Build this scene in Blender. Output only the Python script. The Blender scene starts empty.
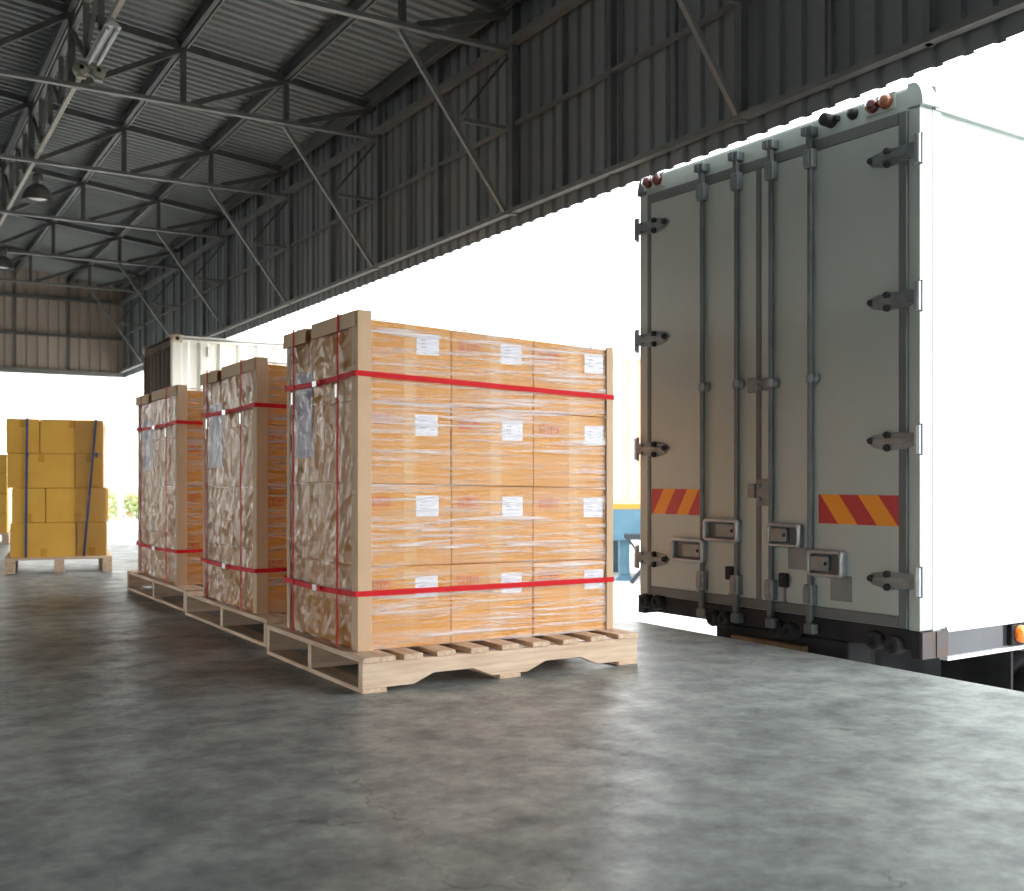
import bpy, bmesh, math, random
from mathutils import Vector, Matrix, noise
PI = math.pi
R = math.radians
random.seed(7)
sc = bpy.context.scene
COL = sc.collection

# ------------------------------------------------------------------ materials
def newmat(name):
    m = bpy.data.materials.new(name); m.use_nodes = True
    nt = m.node_tree
    for n in list(nt.nodes): nt.nodes.remove(n)
    out = nt.nodes.new('ShaderNodeOutputMaterial')
    return m, nt, out

def N(nt, kind, **kw):
    n = nt.nodes.new(kind)
    for k, v in kw.items():
        if k.startswith('i_'):
            n.inputs[k[2:].replace('_', ' ')].default_value = v
        else:
            setattr(n, k, v)
    return n

def noise_node(nt, scale, detail=4, mapscale=(1, 1, 1), rough=.55, space='Object'):
    tc = N(nt, 'ShaderNodeTexCoord')
    mp = N(nt, 'ShaderNodeMapping'); mp.inputs['Scale'].default_value = mapscale
    nt.links.new(tc.outputs[space], mp.inputs[0])
    nn = N(nt, 'ShaderNodeTexNoise'); nn.inputs['Scale'].default_value = scale
    nn.inputs['Detail'].default_value = detail; nn.inputs['Roughness'].default_value = rough
    nt.links.new(mp.outputs[0], nn.inputs['Vector'])
    return nn

def ramp(nt, fac, stops):
    r = N(nt, 'ShaderNodeValToRGB')
    el = r.color_ramp.elements
    while len(el) < len(stops): el.new(.5)
    for e, (p, c) in zip(el, stops):
        e.position = p; e.color = c if len(c) == 4 else (*c, 1)
    nt.links.new(fac, r.inputs[0])
    return r

def mat(name, c1, c2=None, scale=6, rough=.5, metal=0, bump=0, bscale=40, mapscale=(1, 1, 1), spec=.5, detail=5, lo=.35, hi=.65, coat=0, seed_obj=True):
    m, nt, out = newmat(name)
    p = N(nt, 'ShaderNodeBsdfPrincipled')
    p.inputs['Roughness'].default_value = rough; p.inputs['Metallic'].default_value = metal
    p.inputs['Specular IOR Level'].default_value = spec
    p.inputs['Coat Weight'].default_value = coat
    p.inputs['Base Color'].default_value = (*c1, 1)
    if c2:
        nn = noise_node(nt, scale, detail, mapscale)
        r = ramp(nt, nn.outputs['Fac'], [(lo, c1), (hi, c2)])
        nt.links.new(r.outputs[0], p.inputs['Base Color'])
    if bump:
        bn = noise_node(nt, bscale, 4, mapscale)
        b = N(nt, 'ShaderNodeBump'); b.inputs['Strength'].default_value = bump; b.inputs['Distance'].default_value = .01
        nt.links.new(bn.outputs['Fac'], b.inputs['Height'])
        nt.links.new(b.outputs[0], p.inputs['Normal'])
    nt.links.new(p.outputs[0], out.inputs[0])
    return m

def film_mat(name, mapscale, scale, bstr, milk, base=.04, rough=.12, gcol=1, lo=.5, hi=.66, ridged=False, tint=(.97, .97, .97)):
    """clear stretch film: transparent + glossy wrinkles + a pale haze for doubled layers and painted white glints"""
    m, nt, out = newmat(name)
    tr = N(nt, 'ShaderNodeBsdfTransparent'); tr.inputs[0].default_value = (*tint, 1)
    gl = N(nt, 'ShaderNodeBsdfGlossy'); gl.inputs['Roughness'].default_value = rough
    gl.inputs[0].default_value = (gcol, gcol, gcol, 1)
    df = N(nt, 'ShaderNodeBsdfDiffuse'); df.inputs[0].default_value = (.86, .86, .88, 1)
    n1 = noise_node(nt, scale, 6, mapscale, .62)
    n2 = noise_node(nt, scale * .35, 3, mapscale, .5)
    n1.inputs['Distortion'].default_value = .6
    b = N(nt, 'ShaderNodeBump'); b.inputs['Strength'].default_value = bstr; b.inputs['Distance'].default_value = .03
    ad = N(nt, 'ShaderNodeMath', operation='ADD')
    nt.links.new(n1.outputs['Fac'], ad.inputs[0]); nt.links.new(n2.outputs['Fac'], ad.inputs[1])
    nt.links.new(ad.outputs[0], b.inputs['Height'])
    nt.links.new(b.outputs[0], gl.inputs['Normal'])
    fr = N(nt, 'ShaderNodeFresnel')
    ge = N(nt, 'ShaderNodeNewGeometry'); mr = N(nt, 'ShaderNodeMapRange')
    mr.inputs['To Min'].default_value = 1.5; mr.inputs['To Max'].default_value = 1 / 1.5
    nt.links.new(ge.outputs['Backfacing'], mr.inputs['Value']); nt.links.new(mr.outputs[0], fr.inputs['IOR'])
    fa = N(nt, 'ShaderNodeMath', operation='ADD'); fa.inputs[1].default_value = base
    nt.links.new(fr.outputs[0], fa.inputs[0])
    r = ramp(nt, n1.outputs['Fac'], [(lo, (0, 0, 0)), (hi, (1, 1, 1))])
    if ridged: r = ramp(nt, n1.outputs['Fac'], [(.42, (0,) * 3), (.47, (.55,) * 3), (.5, (1,) * 3), (.52, (.3,) * 3), (.56, (0,) * 3)])  # pale contour lines painted as glints along the crumples
    r2 = ramp(nt, n2.outputs['Fac'], [(.38, (0.3,) * 3), (.58, (1, 1, 1))])
    mu = N(nt, 'ShaderNodeMath', operation='MULTIPLY')
    nt.links.new(r.outputs[0], mu.inputs[0]); nt.links.new(r2.outputs[0], mu.inputs[1])
    mk = N(nt, 'ShaderNodeMath', operation='MULTIPLY'); mk.inputs[1].default_value = milk
    nt.links.new(mu.outputs[0], mk.inputs[0])
    mix1 = N(nt, 'ShaderNodeMixShader')
    nt.links.new(mk.outputs[0], mix1.inputs[0]); nt.links.new(tr.outputs[0], mix1.inputs[1]); nt.links.new(df.outputs[0], mix1.inputs[2])
    mix2 = N(nt, 'ShaderNodeMixShader')
    nt.links.new(fa.outputs[0], mix2.inputs[0]); nt.links.new(mix1.outputs[0], mix2.inputs[1]); nt.links.new(gl.outputs[0], mix2.inputs[2])
    nt.links.new(mix2.outputs[0], out.inputs[0])
    return m

def floor_mat():
    m, nt, out = newmat('polished_concrete')
    p = N(nt, 'ShaderNodeBsdfPrincipled')
    big = noise_node(nt, .9, 4, (1, 1, 1), .55)
    med = noise_node(nt, 5.5, 8, (1, 1, 1), .68)
    a = ramp(nt, big.outputs['Fac'], [(.3, FLOOR_A), (.7, FLOOR_B)])
    b = ramp(nt, med.outputs['Fac'], [(.30, (.42, .43, .44)), (.5, (.92, .92, .92)), (.70, (1.45, 1.44, 1.40))])
    mx = N(nt, 'ShaderNodeMix', data_type='RGBA', blend_type='MULTIPLY'); mx.inputs[0].default_value = 1
    nt.links.new(a.outputs[0], mx.inputs[6]); nt.links.new(b.outputs[0], mx.inputs[7])
    fine = noise_node(nt, 26, 6, (1, 1, 1), .7)
    fr_ = ramp(nt, fine.outputs['Fac'], [(.3, (.80, .80, .80)), (.5, (1, 1, 1)), (.72, (1.25, 1.25, 1.23))])
    mf = N(nt, 'ShaderNodeMix', data_type='RGBA', blend_type='MULTIPLY'); mf.inputs[0].default_value = 1
    nt.links.new(mx.outputs[2], mf.inputs[6]); nt.links.new(fr_.outputs[0], mf.inputs[7]); mx = mf
    # fine cracks
    tc = N(nt, 'ShaderNodeTexCoord')
    wn = noise_node(nt, 3, 4)
    va = N(nt, 'ShaderNodeVectorMath', operation='ADD')
    vs = N(nt, 'ShaderNodeVectorMath', operation='SCALE'); vs.inputs['Scale'].default_value = .35
    nt.links.new(wn.outputs['Color'], vs.inputs[0])
    nt.links.new(tc.outputs['Object'], va.inputs[0]); nt.links.new(vs.outputs[0], va.inputs[1])
    vo = N(nt, 'ShaderNodeTexVoronoi', feature='DISTANCE_TO_EDGE'); vo.inputs['Scale'].default_value = 2.6
    nt.links.new(va.outputs[0], vo.inputs['Vector'])
    cr = ramp(nt, vo.outputs['Distance'], [(.0, (.35, .35, .35)), (.012, (1, 1, 1))])
    ms = noise_node(nt, 1.3, 3)
    mr = ramp(nt, ms.outputs['Fac'], [(.5, (0, 0, 0)), (.62, (1, 1, 1))])
    m2 = N(nt, 'ShaderNodeMix', data_type='RGBA', blend_type='MULTIPLY')
    nt.links.new(mr.outputs[0], m2.inputs[0])
    nt.links.new(mx.outputs[2], m2.inputs[6]); nt.links.new(cr.outputs[0], m2.inputs[7])
    nt.links.new(m2.outputs[2], p.inputs['Base Color'])
    rr = ramp(nt, med.outputs['Fac'], [(.3, (.52,) * 3), (.7, (.34,) * 3)])
    nt.links.new(rr.outputs[0], p.inputs['Roughness'])
    p.inputs['Specular IOR Level'].default_value = .5
    bn = noise_node(nt, 9, 6)
    bp = N(nt, 'ShaderNodeBump'); bp.inputs['Strength'].default_value = .12; bp.inputs['Distance'].default_value = .02
    nt.links.new(bn.outputs['Fac'], bp.inputs['Height']); nt.links.new(bp.outputs[0], p.inputs['Normal'])
    nt.links.new(p.outputs[0], out.inputs[0])
    return m

LEFT_HEM = 1.0; SKY = 6.0; SUN = .5; EXPO = 0.0
FLOOR_A = (.185, .21, .205); FLOOR_B = (.275, .295, .285)
M = {}
M['floor'] = floor_mat()
M['ground'] = mat('outdoor_concrete', (.50, .49, .47), (.60, .59, .57), 1.2, .9)
M['cladding'] = mat('grey_wall_sheet', (.17, .183, .187), (.23, .245, .25), 1.1, .55, .0, mapscale=(1, 1, .15))
M['cladding_end_lit'] = mat('warm_lit_end_sheet', (.33, .27, .225), (.42, .35, .30), 1.1, .55, .0, mapscale=(1, 1, .15))  # lighter and warmer than the side sheets: warm light put into the colour
M['roof'] = mat('grey_roof_sheet', (.20, .217, .216), (.265, .285, .283), .8, .5, .0, mapscale=(.2, 1, 1))
M['steel'] = mat('dark_grey_steel', (.085, .088, .086), (.13, .13, .125), 4, .5, .2)
M['steel_light'] = mat('grey_painted_steel', (.15, .15, .145), (.21, .21, .20), 5, .45, .2)
M['stud'] = mat('grey_stud_steel', (.12, .13, .135), (.16, .17, .175), 4, .5, .1)
M['girder'] = mat('girder_steel', (.13, .125, .11), (.19, .18, .16), 5, .5, .2)
M['pipe'] = mat('beige_painted_steel', (.34, .31, .26), (.42, .39, .33), 5, .5)
CARD = (.64, .33, .085)
M['carton'] = mat('corrugated_cardboard', (.68, .315, .06), (.74, .36, .08), 3.5, .8, bump=.05, bscale=60, spec=.12)
M['carton_yellow'] = mat('yellow_cardboard', (.80, .44, .075), (.86, .50, .10), 3, .75, bump=.05, bscale=60, spec=.25)
M['tape'] = mat('packing_tape', (.72, .38, .10), None, rough=.35, spec=.3)
M['tape_yellow'] = mat('yellow_packing_tape', (.72, .37, .05), None, rough=.2, spec=.5)
M['label'] = mat('label_paper', (.80, .80, .86), None, rough=.45)
M['sheet'] = mat('document_paper', (.56, .54, .70), (.68, .66, .79), 8, rough=.6, spec=.1)
M['ink'] = mat('grey_print', (.42, .42, .52), None, rough=.6)
M['red_ink'] = mat('red_print', (.60, .05, .03), None, rough=.7)
M['edge'] = mat('edge_board', (.60, .42, .27), (.66, .47, .31), 4, .8, spec=.1)
M['red_strap'] = mat('red_strapping', (.60, .012, .018), (.68, .02, .026), 8, .6, spec=.15)
M['blue_strap'] = mat('blue_strapping', (.03, .09, .28), None, rough=.4)
M['buckle'] = mat('steel_strap_seal', (.6, .6, .58), None, rough=.3, metal=.9)
M['wood'] = mat('pallet_timber', (.60, .43, .30), (.76, .60, .45), 3.5, .8, mapscale=(1, 14, 14), bump=.15, bscale=12, spec=.2)
M['wood_y'] = mat('pallet_board_timber', (.55, .38, .25), (.74, .57, .42), 3.5, .8, mapscale=(14, 1, 14), bump=.15, bscale=12, spec=.2)
M['film'] = film_mat('stretch_film_streaked', (.8, .8, 22), 2.8, .35, .66, .0, .14, .9, .44, .62)
M['film_side'] = film_mat('stretch_film_crumpled_shaded', (2.0, 3.0, 2.0), 4.6, .5, .10, .03, .08, .62, ridged=True, tint=(.80, .775, .75))  # darker tint puts the shade of this side into the film
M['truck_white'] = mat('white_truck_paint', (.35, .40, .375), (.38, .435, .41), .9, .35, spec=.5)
M['seal'] = mat('grey_rubber_seal', (.095, .105, .105), (.12, .13, .13), 4, .6)
M['rod'] = mat('grey_zinc_rod', (.085, .10, .103), (.12, .138, .14), 9, .45, .3)
M['zinc'] = mat('galvanised_steel', (.14, .16, .168), (.215, .24, .25), 12, .4, .35)
M['chrome'] = mat('bright_chromed_steel', (.26, .285, .30), (.35, .375, .39), 10, .28, .6)
M['plate'] = mat('dull_steel_plate', (.15, .172, .178), (.20, .225, .23), 10, .5, .3)
M['black'] = mat('black_rubber', (.011, .011, .013), (.02, .02, .022), 8, .65, spec=.25)
M['dark_frame'] = mat('dark_chassis_steel', (.014, .015, .019), (.03, .03, .032), 5, .6, 0, spec=.2)
M['rust'] = mat('rust_worn_steel', (.045, .05, .06), (.075, .045, .035), 9, .5, .4)
M['panel_grey'] = mat('grey_side_panel', (.042, .047, .056), (.06, .066, .076), 4, .45, .0)
M['alu'] = mat('aluminium_rail', (.78, .79, .80), None, rough=.3, metal=.6)
M['brown_beam'] = mat('brown_bumper_steel', (.16, .11, .06), (.25, .18, .10), 9, .6)
M['stripe_red'] = mat('red_reflective_tape', (.42, .02, .03), None, rough=.4)
M['stripe_yel'] = mat('amber_reflective_tape', (.75, .27, .01), None, rough=.4)
M['lens_red'] = mat('red_lens', (.08, .012, .01), None, rough=.15, coat=.5)
M['lens_amber'] = mat('amber_lens', (.20, .055, .02), None, rough=.15, coat=.5)
M['lens_orange'] = mat('orange_lens', (.95, .22, .01), None, rough=.15, coat=.5)
M['cont_white'] = mat('cream_container_paint', (.74, .71, .62), (.80, .78, .70), 2.5, .55)
M['cont_end'] = mat('shaded_brown_container_paint', (.085, .058, .044), (.12, .088, .068), 4, .8, spec=.08, mapscale=(1, 1, .3))  # brown, with the shade on the container's end put into the colour
M['cont_rust'] = mat('rusty_container_steel', (.35, .17, .09), (.62, .52, .42), 7, .7)
M['cont_orange'] = mat('orange_container_paint', (.62, .32, .20), (.60, .36, .24), 1.2, .5)
M['cont_pale'] = mat('pale_container_paint', (.62, .58, .54), (.64, .61, .58), 1.2, .5)
M['trailer_blue'] = mat('blue_trailer_paint', (.05, .13, .19), (.07, .16, .22), 3, .5)
M['trailer_yellow'] = mat('yellow_trailer_stripe', (.40, .20, .02), None, rough=.5)
M['stand'] = mat('dark_blue_steel', (.012, .018, .026), None, rough=.6)
M['facade'] = mat('pale_render', (.80, .79, .76), None, rough=.9)
M['facade_band'] = mat('beige_render_band', (.62, .50, .40), None, rough=.9)
M['pane'] = mat('pale_window_glass', (.40, .43, .46), None, rough=.15)
M['leaf'] = mat('hedge_leaf', (.13, .22, .045), (.30, .36, .09), 6, .7)
M['flower'] = mat('hedge_flower', (.6, .32, .26), None, rough=.7)
M['lamp_metal'] = mat('lamp_aluminium', (.15, .145, .135), (.21, .20, .19), 7, .4, .5)
M['lamp_in'] = mat('lamp_reflector', (.75, .75, .74), None, rough=.35)
M['tube_white'] = mat('white_batten', (.50, .53, .53), None, rough=.3)
M['box_beige'] = mat('beige_plastic', (.30, .29, .24), None, rough=.5)

def glow(name, col, s):
    m, nt, out = newmat(name)
    e = N(nt, 'ShaderNodeEmission'); e.inputs[0].default_value = (*col, 1); e.inputs[1].default_value = s
    nt.links.new(e.outputs[0], out.inputs[0]); return m
M['bulb'] = glow('lamp_bulb_glow', (1, .95, .85), 1.1)

# ------------------------------------------------------------------ mesh builder
class MB:
    def __init__(s): s.v = []; s.f = []; s.sm = []
    def add(s, vs, fs, smooth=False):
        o = len(s.v); s.v += [tuple(v) for v in vs]
        s.f += [tuple(i + o for i in f) for f in fs]; s.sm += [smooth] * len(fs); return s
    def box(s, x0, x1, y0, y1, z0, z1):
        vs = [(x, y, z) for x in (x0, x1) for y in (y0, y1) for z in (z0, z1)]
        return s.add(vs, [(0, 1, 3, 2), (4, 6, 7, 5), (0, 4, 5, 1), (2, 3, 7, 6), (0, 2, 6, 4), (1, 5, 7, 3)])
    def bbox(s, x0, x1, y0, y1, z0, z1, b=.005, seg=2):
        bm = bmesh.new(); bmesh.ops.create_cube(bm, size=1)
        for v in bm.verts:
            v.co = Vector((x0 + (v.co.x + .5) * (x1 - x0), y0 + (v.co.y + .5) * (y1 - y0), z0 + (v.co.z + .5) * (z1 - z0)))
        bmesh.ops.bevel(bm, geom=bm.edges[:], offset=b, segments=seg, affect='EDGES', profile=.5)
        return s.bm(bm, False)
    def bm(s, bm, smooth=False):
        bm.verts.index_update()
        s.add([v.co[:] for v in bm.verts], [[v.index for v in f.verts] for f in bm.faces], smooth); bm.free(); return s
    def bar(s, p, q, w, h, up=(0, 0, 1)):
        p = Vector(p); q = Vector(q); d = (q - p).normalized(); up = Vector(up)
        if abs(d.dot(up)) > .98: up = Vector((1, 0, 0))
        a = d.cross(up).normalized(); b = a.cross(d)
        vs = []
        for c in (p, q):
            for i, j in ((-1, -1), (1, -1), (1, 1), (-1, 1)): vs.append(c + a * w / 2 * i + b * h / 2 * j)
        return s.add(vs, [(0, 3, 2, 1), (4, 5, 6, 7), (0, 1, 5, 4), (1, 2, 6, 5), (2, 3, 7, 6), (3, 0, 4, 7)])
    def angle(s, p, q, w, t=.006, up=(0, 0, 1), flip=1):
        """an L section bar"""
        p = Vector(p); q = Vector(q); d = (q - p).normalized(); up = Vector(up)
        if abs(d.dot(up)) > .98: up = Vector((1, 0, 0))
        a = d.cross(up).normalized() * flip; b = a.cross(d) * flip
        sh = [(0, 0), (w, 0), (w, t), (t, t), (t, w), (0, w)]
        n = 6; vs = [c + a * (x - w / 2) + b * (y - w / 2) for c in (p, q) for x, y in sh]
        fs = [(i, (i + 1) % n, n + (i + 1) % n, n + i) for i in range(n)] + [tuple(range(n))[::-1], tuple(range(n, 2 * n))]
        return s.add(vs, fs)
    def tube(s, pts, r, n=12, cap=True):
        pts = [Vector(p) for p in pts]; rs = r if isinstance(r, (list, tuple)) else [r] * len(pts)
        vs = []; fs = []; up = Vector((0, 0, 1))
        for i, p in enumerate(pts):
            d = (pts[min(i + 1, len(pts) - 1)] - pts[max(i - 1, 0)]).normalized()
            if abs(d.dot(up)) > .95: a = d.cross(Vector((1, 0, 0))).normalized()
            else: a = d.cross(up).normalized()
            b = a.cross(d)
            for k in range(n):
                t = 2 * PI * k / n; vs.append(p + (a * math.cos(t) + b * math.sin(t)) * rs[i])
        for i in range(len(pts) - 1):
            for k in range(n):
                fs.append((i * n + k, i * n + (k + 1) % n, (i + 1) * n + (k + 1) % n, (i + 1) * n + k))
        s.add(vs, fs, True)
        if cap: s.add(vs[:n], [tuple(range(n))]); s.add(vs[-n:], [tuple(range(n))[::-1]])
        return s
    def lathe(s, prof, c=(0, 0, 0), axis='Z', n=24, smooth=True):
        vs = []; fs = []
        for r, z in prof:
            for k in range(n):
                t = 2 * PI * k / n; x, y = r * math.cos(t), r * math.sin(t)
                p = (x, y, z) if axis == 'Z' else ((z, x, y) if axis == 'X' else (y, z, x))
                vs.append((c[0] + p[0], c[1] + p[1], c[2] + p[2]))
        for i in range(len(prof) - 1):
            for k in range(n): fs.append((i * n + k, i * n + (k + 1) % n, (i + 1) * n + (k + 1) % n, (i + 1) * n + k))
        return s.add(vs, fs, smooth)
    def prism(s, poly, axis, a, b):
        """poly of 2-D points extruded along axis from a to b"""
        def P(u, v, w): return {'X': (w, u, v), 'Y': (u, w, v), 'Z': (u, v, w)}[axis]
        n = len(poly); vs = [P(u, v, a) for u, v in poly] + [P(u, v, b) for u, v in poly]
        return s.add(vs, [tuple(range(n))[::-1], tuple(range(n, 2 * n))] + [(i, (i + 1) % n, n + (i + 1) % n, n + i) for i in range(n)])
    def build(s, name, m, parent=None, bevel=0, loc=None):
        me = bpy.data.meshes.new(name); me.from_pydata(s.v, [], s.f); me.validate()
        bm = bmesh.new(); bm.from_mesh(me); bmesh.ops.recalc_face_normals(bm, faces=bm.faces); bm.to_mesh(me); bm.free()
        if len(me.polygons) == len(s.sm):
            me.polygons.foreach_set('use_smooth', s.sm)
        me.materials.append(m)
        o = bpy.data.objects.new(name, me); COL.objects.link(o)
        if parent: o.parent = parent
        if loc: o.location = loc
        if bevel:
            b = o.modifiers.new('bevel', 'BEVEL'); b.width = bevel; b.segments = 2; b.limit_method = 'ANGLE'
        return o

def tag(o, label, cat, group=None, kind=None):
    o['label'] = label; o['category'] = cat
    if group: o['group'] = group
    if kind: o['kind'] = kind
    return o
def thing(name, label, cat, loc=(0, 0, 0), rz=0, group=None):
    o = bpy.data.objects.new(name, None); o.empty_display_size = .1; COL.objects.link(o)
    o.location = loc; o.rotation_euler = (0, 0, rz)
    return tag(o, label, cat, group)
def struct(o): o['kind'] = 'structure'; return o

# ------------------------------------------------------------------ the hall (X across to the yard, Y along the hall, Z up)
XW = 3.74; YE = 18.8; ZH = 2.49; YN = -12.0; XL = -7.0
YT = [4.01 + 2.165 * (i - 3) for i in range(9)]           # truss lines
roofz = lambda x: 4.09 + .115 * (2.91 - x)                 # underside of the sheets

o = MB().box(XL - 6, XW, YN - 1, YE + 16, -.9, 0).build('floor', M['floor']); struct(o)
o = MB().box(XW + .002, 60, -40, 70, -1.1, -.9).build('floor_outside', M['ground']); o.name = 'ground'; struct(o)
o = MB().box(XL - 30, XW, YE + 16.01, 70, -1.1, -.02).build('ground', M['ground']); struct(o)

def corrugated(length, prof, pitch):
    """offsets along a trapezoid profile: list of (s, depth)"""
    pts = []; s = 0
    while s < length:
        for ds, d in prof: pts.append((min(s + ds * pitch, length), d))
        s += pitch
    pts.append((length, prof[0][1])); return pts
TRAP = [(0, 0), (.62, 0), (.70, 1), (.92, 1)]
# right-hand wall: sheets with vertical ribs
pts = corrugated(YE - YN + .06, TRAP, .142); mb = MB(); vs = []
for s_, d in pts:
    vs += [(XW + .02 + d * .022, YN + s_, ZH), (XW + .02 + d * .022, YN + s_, 4.06)]
mb.add(vs, [(2 * i, 2 * i + 2, 2 * i + 3, 2 * i + 1) for i in range(len(pts) - 1)])
wr = mb.build('wall_right', M['cladding']); struct(wr)
sol = wr.modifiers.new('sheet', 'SOLIDIFY'); sol.thickness = .004
def child(mb, name, m, parent): return mb.build(name, m, parent)
child(MB().bar((3.70, YN, 2.575), (3.70, YE, 2.575), .05, .03), 'rail', M['steel_light'], wr)
child(MB().bar((3.71, YN, 3.15), (3.71, YE, 3.15), .03, .022), 'rail', M['steel_light'], wr)
child(MB().bar((3.69, YN, 3.69), (3.69, YE, 3.69), .06, .05), 'eave_beam', M['steel_light'], wr)
y = 3.96 - 2.165 * 2
k = 0
while y < YE - .2:
    if k % 4 == 0:
        child(MB().bar((3.70, y, 2.55), (3.70, y, 3.98), .045, .05, up=(0, 1, 0)), 'wall_post', M['stud'], wr)
    elif k % 2 == 0:
        child(MB().bar((3.715, y, 2.56), (3.715, y, 3.98), .045, .03, up=(0, 1, 0)), 'wall_stud', M['stud'], wr)
    else:
        child(MB().bar((3.735, y, 2.56), (3.735, y, 3.98), .02, .02, up=(0, 1, 0)), 'sheet_joint', M['stud'], wr)
    y += 2.165 / 4; k += 1
# end wall
pts = corrugated(XW - XL + .06, TRAP, .16); mb = MB(); vs = []
for s_, d in pts:
    vs += [(XL + s_, YE + .02 + d * .022, ZH), (XL + s_, YE + .02 + d * .022, roofz(XL + s_) + .05)]
mb.add(vs, [(2 * i, 2 * i + 2, 2 * i + 3, 2 * i + 1) for i in range(len(pts) - 1)])
wb = mb.build('wall_back', M['cladding_end_lit']); struct(wb)
sol = wb.modifiers.new('sheet', 'SOLIDIFY'); sol.thickness = .004
for z, w in ((2.53, .07), (3.12, .035), (3.72, .05)):
    child(MB().bar((XL, YE - .03, z), (XW - .03, YE - .03, z), .05, w), 'rail', M['steel'] if z > 2.6 else M['steel_light'], wb)
for x in (2.9, 2.1, 1.3, .5):
    child(MB().bar((x, YE - .02, 2.5), (x, YE - .02, roofz(x)), .03, .03, up=(0, 1, 0)), 'wall_stud', M['steel'], wb)
o = MB().box(XL - .1, XL, YN, YE, LEFT_HEM, 5.4).build('wall_left', M['cladding']); struct(o)  # unseen wall; gap below it opened to brighten faces turned this way
o = MB().box(XL, XW + .05, YN - .1, YN, 0, 5.4).build('wall_front', M['cladding']); struct(o)  # unseen end wall, closed off to darken the hall
# roof sheets: ribs run down the slope
pts = corrugated(YE - YN + .2, TRAP, .105); mb = MB(); vs = []
x0, x1 = XL, XW + .05
for s_, d in pts:
    vs += [(x1, YN + s_, roofz(x1) - d * .022 + .022), (x0, YN + s_, roofz(x0) - d * .022 + .022)]
mb.add(vs, [(2 * i, 2 * i + 2, 2 * i + 3, 2 * i + 1) for i in range(len(pts) - 1)])
ceil = mb.build('ceiling', M['roof']); struct(ceil)
sol = ceil.modifiers.new('sheet', 'SOLIDIFY'); sol.thickness = .004
for i, x in enumerate((3.62, 2.91, 2.10, 1.30, .50, -.3, -1.1, -1.9)):
    z = roofz(x)
    mb = MB().box(x - .004, x + .004, YN, YE, z - .105, z - .002).box(x - .03, x + .004, YN, YE, z - .110, z - .104).box(x - .03, x + .004, YN, YE, z - .006, z - .001)
    child(mb, 'purlin', M['steel'], ceil)
    child(MB().box(x + .018, x + .03, YN, YE, z - .112, z - .09), 'purlin_lip', M['steel_light'], ceil)

# trusses
ordn = ['nearest the photographer', 'second from the near end', 'third from the near end', 'fourth from the near end', 'fifth from the near end', 'sixth from the near end', 'last before the end wall']
ZB = 3.65
def truss(y, label):
    t = thing('roof_truss', label, 'roof truss', (0, y, 0), 0, 'steel roof trusses across the hall')
    xs = [2.91, 2.10, 1.30, .50, -.30, -1.1]
    child(MB().bar((-1.9, 0, ZB), (3.68, 0, ZB), .045, .03), 'bottom_chord', M['steel_light'], t)
    child(MB().bar((-1.9, 0, roofz(-1.9) - .10), (3.68, 0, roofz(3.68) - .10), .05, .06), 'top_chord', M['steel'], t)
    for i, x in enumerate(xs):
        child(MB().bar((x, 0, ZB), (x, 0, roofz(x) - .09), .04, .04, up=(0, 1, 0)), 'vertical_web', M['steel'], t)
        xp = xs[i - 1] if i else 3.66
        if i:
            child(MB().bar((x + .06, 0, ZB + .015), (xp - .02, 0, roofz(xp) - .125), .035, .04), 'diagonal_web', M['steel'], t)
        else:
            child(MB().bar((x + .1, 0, ZB + .02), (3.66, 0, roofz(3.66) - .125), .035, .04), 'diagonal_web', M['steel'], t)
    child(MB().bar((2.91, .035, ZB - .02), (3.68, .035, 2.59), .028, .028, up=(0, 1, 0)), 'knee_brace', M['steel_light'], t)
    child(MB().bar((3.36, .03, 3.14), (3.68, .03, 3.14), .025, .025), 'strut', M['steel_light'], t)
    child(MB().bar((3.33, .0, 3.16), (3.68, .0, 3.60), .016, .016, up=(0, 1, 0)), 'strut', M['steel'], t)
    return t
vis = [y for y in YT if y > 3]
ys = [3.93] + [6.165 + 2.165 * i for i in range(6)]
for y, n_ in zip(ys, ordn): truss(y, 'dark grey steel roof truss with knee brace, ' + n_)

# longitudinal girder with lattice
gd = thing('lattice_girder', 'long lattice girder with beige bottom pipe running along under the roof', 'girder', (1.32, 0, 0))
child(MB().bar((.02, YN, ZB + .03), (.02, YE, ZB + .03), .032, .032), 'bottom_chord', M['pipe'], gd)
child(MB().bar((0, YN, 4.07), (0, YE, 4.07), .04, .04), 'top_chord', M['girder'], gd)
y = 4.05; k = 0
while y < YE - .6:
    child(MB().bar((0, y, ZB + .03), (0, y, 4.06), .035, .035, up=(0, 1, 0)), 'vertical_web', M['girder'], gd)
    a, b = ((y, ZB + .04), (y + .54, 4.05)) if k % 2 else ((y, 4.05), (y + .54, ZB + .04))
    child(MB().bar((0, a[0], a[1]), (0, b[0], b[1]), .028, .028, up=(1, 0, 0)), 'diagonal_web', M['steel'], gd)
    y += 2.165 / 4; k += 1

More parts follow.
